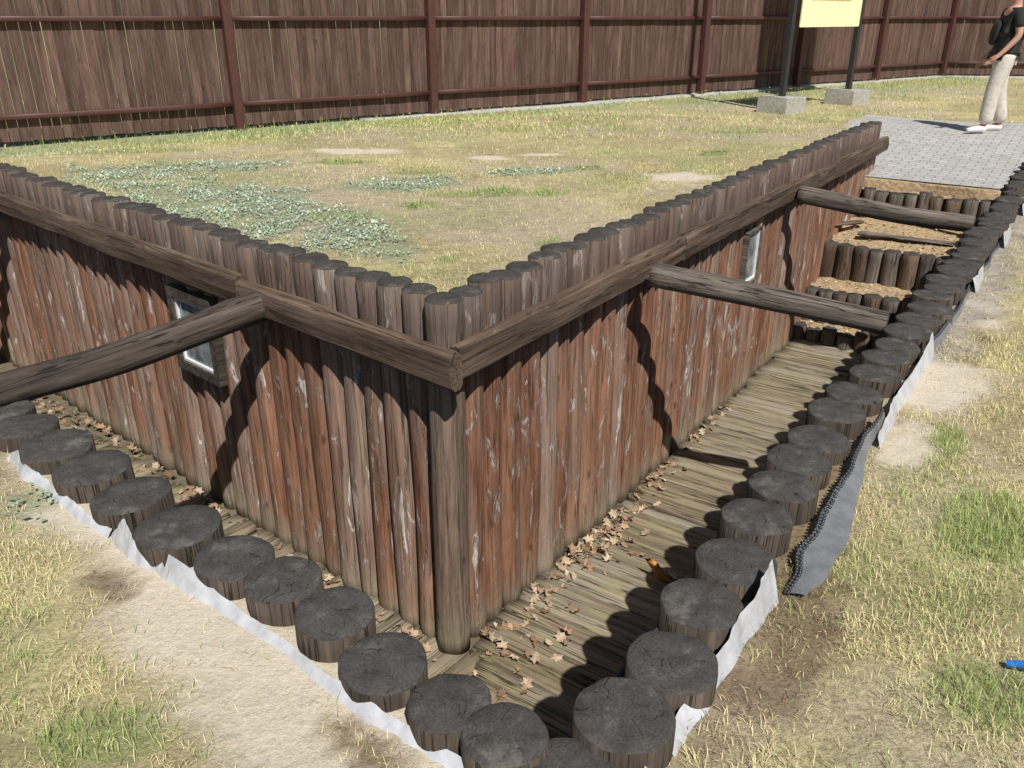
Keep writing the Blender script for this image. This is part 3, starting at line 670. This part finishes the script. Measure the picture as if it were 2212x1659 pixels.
PM=Matrix.Translation((PX,PY,pzg))@Matrix.Rotation(math.radians(-98),4,'Z')@Matrix.Diagonal((1.12,1.12,1.06,1))
Vs=[];Es=[];Rs=[]
def av(p,r,par=None):
    Vs.append(p);Rs.append(r)
    if par is not None: Es.append((par,len(Vs)-1))
    return len(Vs)-1
pel=av((0,0,.97),(.13,.1)); sp=av((0,.01,1.14),(.11,.085),pel); ch=av((0,0,1.32),(.13,.095),sp); nk=av((0,.015,1.45),.05,ch)
jw=av((0,-.005,1.53),(.058,.062),nk); hd=av((0,0,1.605),(.074,.09),jw); cr=av((0,.005,1.665),(.055,.065),hd)
no=av((0,-.088,1.585),.014,hd); 
FY={-1:.13,1:-.12}
for sx in (-1,1):
    av((sx*.078,.005,1.585),.014,hd)
    sh=av((sx*.155,.0,1.39),.055,ch)
    el=av((sx*.21,.03,1.12),.04,sh); 
    if sx<0: wr=(-.20,-.10,.90); hv=(-.195,-.15,.83)
    else: wr=(.205,-.12,.92); hv=(.19,-.18,.86)
    w_=av(wr,.026,el); h_=av(hv,(.034,.018),w_)
    dirh=(V(hv)-V(wr)).normalized()
    for kf,(lat,ln) in enumerate(((-.024,.065),(-.008,.075),(.008,.07),(.024,.055))):
        b0=V(hv)+dirh*.03+V((0.3*lat,lat,0)); p1=b0+dirh*ln*.55; p2=p1+dirh*ln*.35+V((-sx*.014,0,-.006))
        i1=av(tuple(b0),.009,h_); i2=av(tuple(p1),.0085,i1); av(tuple(p2),.0075,i2)
    t1=av(tuple(V(wr)+dirh*.03+V((-sx*.01,-.03,0))),.011,w_); av(tuple(V(wr)+dirh*.075+V((-sx*.02,-.045,0))),.009,t1)
    hp=av((sx*.085,0,.90),.08,pel); fy=FY[sx]
    kn=av((sx*.095,fy*.5-.02,.50),.052,hp); an=av((sx*.10,fy+.03,.09),.036,kn); av((sx*.115,fy-.11,.035),(.034,.026),an)
person=skin('person',Vs,Es,Rs,M_skin,matrix=PM)
top(person,'standing person in black t-shirt and pale trousers, arms lowered','person')
skin('shirt',[(0,0,1.0),(0,.01,1.14),(0,0,1.32),(0,.012,1.42),(-.165,0,1.385),(-.205,.02,1.20),(.165,0,1.385),(.205,.02,1.20),(0,0,.93)],[(0,1),(1,2),(2,3),(2,4),(4,5),(2,6),(6,7),(0,8)],[(.165,.135),(.15,.13),(.155,.125),.06,.068,.06,.068,.06,(.16,.13)],M_shirt,person,PM)
tv=[(0,0,.97),(-.09,.02,.86),(-.1,.055,.5),(-.102,.16,.09),(.09,-.01,.86),(.1,-.08,.5),(.102,-.09,.09)]
skin('trousers',tv,[(0,1),(1,2),(2,3),(0,4),(4,5),(5,6)],[(.14,.12),.112,.09,.085,.112,.09,.085],M_trous,person,PM)
for sx in (-1,1):
    fy=FY[sx]
    skin('shoe',[(sx*.105,fy+.06,.045),(sx*.11,fy-.03,.05),(sx*.118,fy-.13,.035),(sx*.12,fy-.17,.032)],[(0,1),(1,2),(2,3)],[(.042,.042),(.044,.045),(.043,.032),(.034,.026)],M_shoe,person,PM)
skin('hair',[(0,.05,1.52),(0,.05,1.60),(0,.025,1.675),(0,-.045,1.685)],[(0,1),(1,2),(2,3)],[(.07,.055),(.092,.07),(.088,.075),(.06,.03)],M_hair,person,PM)
mb=MB(); 
for sx in(-1,1): box_geo(mb,.022,.008,.01,(sx*.03,-.083,1.61))
mb.obj('eyes',[M_black],person,matrix=PM)
bag=skin('shoulder_bag',[(-.06,-.11,1.30),(-.06,-.135,1.18),(-.06,-.13,1.0)],[(0,1),(1,2)],[(.08,.03),(.11,.05),(.11,.05)],M_shirt,None,PM); top(bag,'black shoulder bag carried in front of the person','bag')
# ------------------------------------------------------------------ blue hose
cu=bpy.data.curves.new('h','CURVE'); cu.dimensions='3D'; cu.bevel_depth=.010; sp_=cu.splines.new('BEZIER'); hp_=[(1.305,1.70,-.06),(1.37,1.665,-.04),(1.44,1.63,-.055)]
sp_.bezier_points.add(2)
for b_,p_ in zip(sp_.bezier_points,hp_): b_.co=p_; b_.handle_left_type=b_.handle_right_type='AUTO'
t=bpy.data.objects.new('t',cu); col.objects.link(t); bpy.context.view_layer.update()
me=bpy.data.meshes.new_from_object(t.evaluated_get(bpy.context.evaluated_depsgraph_get())); bpy.data.objects.remove(t)
me.materials.clear(); me.materials.append(M_blue); me.name='hose'; ho=bpy.data.objects.new('hose',me); col.objects.link(ho); top(ho,'blue plastic hose lying in the dry grass','hose')
# ------------------------------------------------------------------ grass
GV=[];GF=[];GC=[];off=0
def blades(N,x0,x1,y0,y1,l0,l1,w,filt=None):
    global off
    x=rng.uniform(x0,x1,N); y=rng.uniform(y0,y1,N)
    cl=fbm(x*7,y*7,71,3)
    sand,green,silv,moss,bare=masks(x,y)
    dens=(1-.96*sand)*(1-.8*bare)*(1-.45*moss)*(.20+1.0*ss(.35,.62,cl))*(1-.6*silv)
    dens=np.maximum(dens,green*.95*(1-sand))
    ok=(rng.random(N)<dens)&~in_hole(x,y,.10)&~in_pave(x,y,.03)
    if filt is not None: ok&=filt(x,y)
    x=x[ok];y=y[ok];green=green[ok];silv=silv[ok];moss=moss[ok];N=len(x)
    z=gz(x,y)
    gp=rng.random(N)<np.clip(.12+green*.8+.24*ss(.48,.72,fbm(x*2.5,y*2.5,90)),0,.9)
    L=rng.uniform(l0,l1,N)*(1+.7*green*gp)*(.6+.8*fbm(x*4,y*4,95))
    L=np.where(moss>.5,L*.8,L)
    th=rng.uniform(0,2*np.pi,N)+2.5*(fbm(x*3,y*3,97)-.5)*6; lean=rng.uniform(.4,1.55,N); lean=np.where(gp,lean*.6,lean)
    dx=np.cos(th);dy=np.sin(th); wx=-dy*w/2; wy=dx*w/2
    hx=L*np.sin(lean*.6)*.5; hz=L*np.cos(lean*.6)*.5
    tx=hx+L*.5*np.sin(np.minimum(lean*1.25,1.75)); tz=np.maximum(hz+L*.5*np.cos(np.minimum(lean*1.25,1.75)),.004)
    z=z-.003
    v=np.stack([np.stack([x-wx,y-wy,z],1),np.stack([x+wx,y+wy,z],1),np.stack([x+dx*hx+wx*.8,y+dy*hx+wy*.8,z+hz],1),np.stack([x+dx*hx-wx*.8,y+dy*hx-wy*.8,z+hz],1),np.stack([x+dx*tx,y+dy*tx,z+tz],1)],1)
    b=off+np.arange(N)[:,None]*5
    f=np.concatenate([b+np.array([0,1,2]),b+np.array([0,2,3]),b+np.array([3,2,4])],0)
    k=rng.uniform(.75,1.15,(N,1))
    straw=np.array([.82,.71,.40])*k; alt=np.array([.70,.57,.33])*k; straw=np.where(rng.random((N,1))<.35,alt,straw)
    gr=np.array([.27,.38,.11])*k; gr2=np.array([.46,.52,.19])*k; gr=np.where(rng.random((N,1))<.55,gr2,gr)
    c=np.where(gp[:,None],gr,straw)
    ms=(moss>.35)&(rng.random(N)<.6); c=np.where(ms[:,None],np.array([.24,.15,.10])*k,c)
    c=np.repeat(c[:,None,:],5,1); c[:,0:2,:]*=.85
    GV.append(v.reshape(-1,3));GF.append(f);GC.append(c.reshape(-1,3)); off+=N*5
blades(120000,.4,3.2,.9,4.2,.018,.05,.0020,lambda x,y:(fields(x,y)[2]<-.12)&(fields(x,y)[4]>-.7))
blades(45000,1.8,8,3.4,10.5,.02,.055,.0033,lambda x,y:(fields(x,y)[2]<-.12))
blades(80000,-3.2,.3,1.0,3.6,.018,.05,.0020,lambda x,y:(fields(x,y)[4]<-.13))
blades(80000,-3.6,3.2,3.4,7.6,.016,.038,.0028,lambda x,y:(fields(x,y)[0]>.08))
blades(80000,-6.5,6.5,6.0,13,.018,.045,.004,lambda x,y:(fields(x,y)[0]>.08))
blades(70000,-4,14,9,23,.025,.065,.008,lambda x,y:(fields(x,y)[0]>.08)&(fields(x,y)[6]>-.3))
blades(9000,-7,13,8,22,.06,.14,.007,lambda x,y:(fields(x,y)[0]>.08)&(fields(x,y)[6]>-.2)&(fields(x,y)[6]<.35))
blades(12000,6,18,8,24,.04,.10,.009,lambda x,y:(fields(x,y)[1]>9))
blades(14000,-16,30,11,45,.15,.45,.03,lambda x,y:(fields(x,y)[6]<-.3)&(fields(x,y)[6]>-6))
gob=npmesh('grass',np.concatenate(GV),np.concatenate(GF),M_grass,np.concatenate(GC),smooth=False)
gob['kind']='stuff'; top(gob,'dry straw-coloured and green short grass over sandy ground','grass')
def weeds(N,x0,x1,y0,y1,size,key,cols,name,label,thr=.35,hh=.05):
    x=rng.uniform(x0,x1,N);y=rng.uniform(y0,y1,N); mk=masks(x,y); mm=mk[key]
    ok=(rng.random(N)<ss(thr,1.1,mm)*ss(.3,.6,fbm(x*6,y*6,77,3)))&~in_hole(x,y,.1)&~in_pave(x,y)
    x=x[ok];y=y[ok];N=len(x);z=gz(x,y)+rng.uniform(.002,hh,N)
    L=rng.uniform(size*.6,size*1.3,N);w=L*rng.uniform(.16,.3,N);th=rng.uniform(0,2*np.pi,N);dx=np.cos(th);dy=np.sin(th);el=rng.uniform(-.1,.9,N)
    ce=np.cos(el);se=np.sin(el)
    v=np.stack([np.stack([x,y,z],1),np.stack([x+dx*L*.5*ce-dy*w,y+dy*L*.5*ce+dx*w,z+L*.5*se],1),np.stack([x+dx*L*ce,y+dy*L*ce,z+L*se*.8],1),np.stack([x+dx*L*.5*ce+dy*w,y+dy*L*.5*ce-dx*w,z+L*.5*se],1)],1)
    b=np.arange(N)[:,None]*4; f=b+np.array([0,1,2,3]); k=rng.uniform(.7,1.25,(N,1)); cA=np.array(cols)[rng.integers(0,len(cols),N)]*k
    ob=npmesh(name,v.reshape(-1,3),f,M_grass,np.repeat(cA,4,0),smooth=False); ob['kind']='stuff'; top(ob,label,'plants'); return ob
weeds(130000,-5,2,3.4,9,.025,2,[(.42,.54,.44),(.32,.44,.33),(.50,.60,.52),(.30,.40,.24),(.50,.52,.33)],'silvery_weeds','patch of silvery green broad-leaved weeds on sandy mound',.15,hh=.020)
weeds(30000,-6,12,7,21,.05,2,[(.34,.43,.31),(.28,.37,.21),(.42,.50,.39)],'silvery_weeds','silvery green weeds growing in front of the fence',.25,.04)
weeds(3500,-3,-1,1.8,3.2,.03,2,[(.26,.32,.20),(.34,.40,.28)],'silvery_weeds','small silvery weeds growing in sand beside posts',.2)
weeds(36000,-3,2.5,4,8.3,.028,1,[(.12,.22,.06),(.16,.28,.08),(.24,.34,.12)],'green_weeds','small green weed clumps scattered over the dry mound',.5,.03)
vs=[];fs=[];cs=[]
for _ in range(60):
    t=random.uniform(2,12); q=F0+fd*t+fn*abs(random.gauss(.5,.5)); 
    if random.random()<.2: q=F0+fd*random.uniform(-3,6)+fn*random.uniform(.5,4)
    zg=gz1(*q)+random.uniform(.05,.12); r=.018; b=len(vs); vs.append((q[0],q[1],zg+.008)); cs.append((.85,.62,.03))
    for k in range(8): vs.append((q[0]+r*math.cos(k*.785),q[1]+r*math.sin(k*.785),zg)); cs.append((.8,.55,.02))
    for k in range(8): fs.append((b,b+1+k,b+1+(k+1)%8))
do=npmesh('dandelions',np.array(vs),np.array(fs),M_grass,np.array(cs)); do['kind']='stuff'; top(do,'small yellow dandelion flowers in the grass by the fence','flowers')
# ------------------------------------------------------------------ light and camera
w=bpy.data.worlds.new('World'); scene.world=w; w.use_nodes=True; nt=w.node_tree
sky=nt.nodes.new('ShaderNodeTexSky'); sky.sky_type='NISHITA'; sky.sun_disc=False
Ld=V((-.22,.70,-1.)).normalized()
sky.sun_elevation=math.asin(-Ld.z); sky.sun_rotation=math.atan2(-Ld.x,-Ld.y)
lk(nt,sky.outputs[0],nt.nodes['Background'].inputs[0]); nt.nodes['Background'].inputs[1].default_value=.06
sl=bpy.data.lights.new('Sun','SUN'); sl.energy=5.0; sl.angle=math.radians(.53); sl.color=(1,.97,.91)
so=bpy.data.objects.new('sun',sl); col.objects.link(so); so.rotation_mode='QUATERNION'; so.rotation_quaternion=Ld.to_track_quat('-Z','Y')
cam=bpy.data.cameras.new('Camera'); cam.lens=29.13; cam.sensor_width=36; cam.clip_end=1000; cam.clip_start=.05
co=bpy.data.objects.new('camera',cam); col.objects.link(co); co.location=(0,0,1.5); co.rotation_euler=(math.radians(90-23.9),0,0)
scene.camera=co
scene.view_settings.view_transform='Standard'; scene.view_settings.look='None'; scene.view_settings.exposure=0
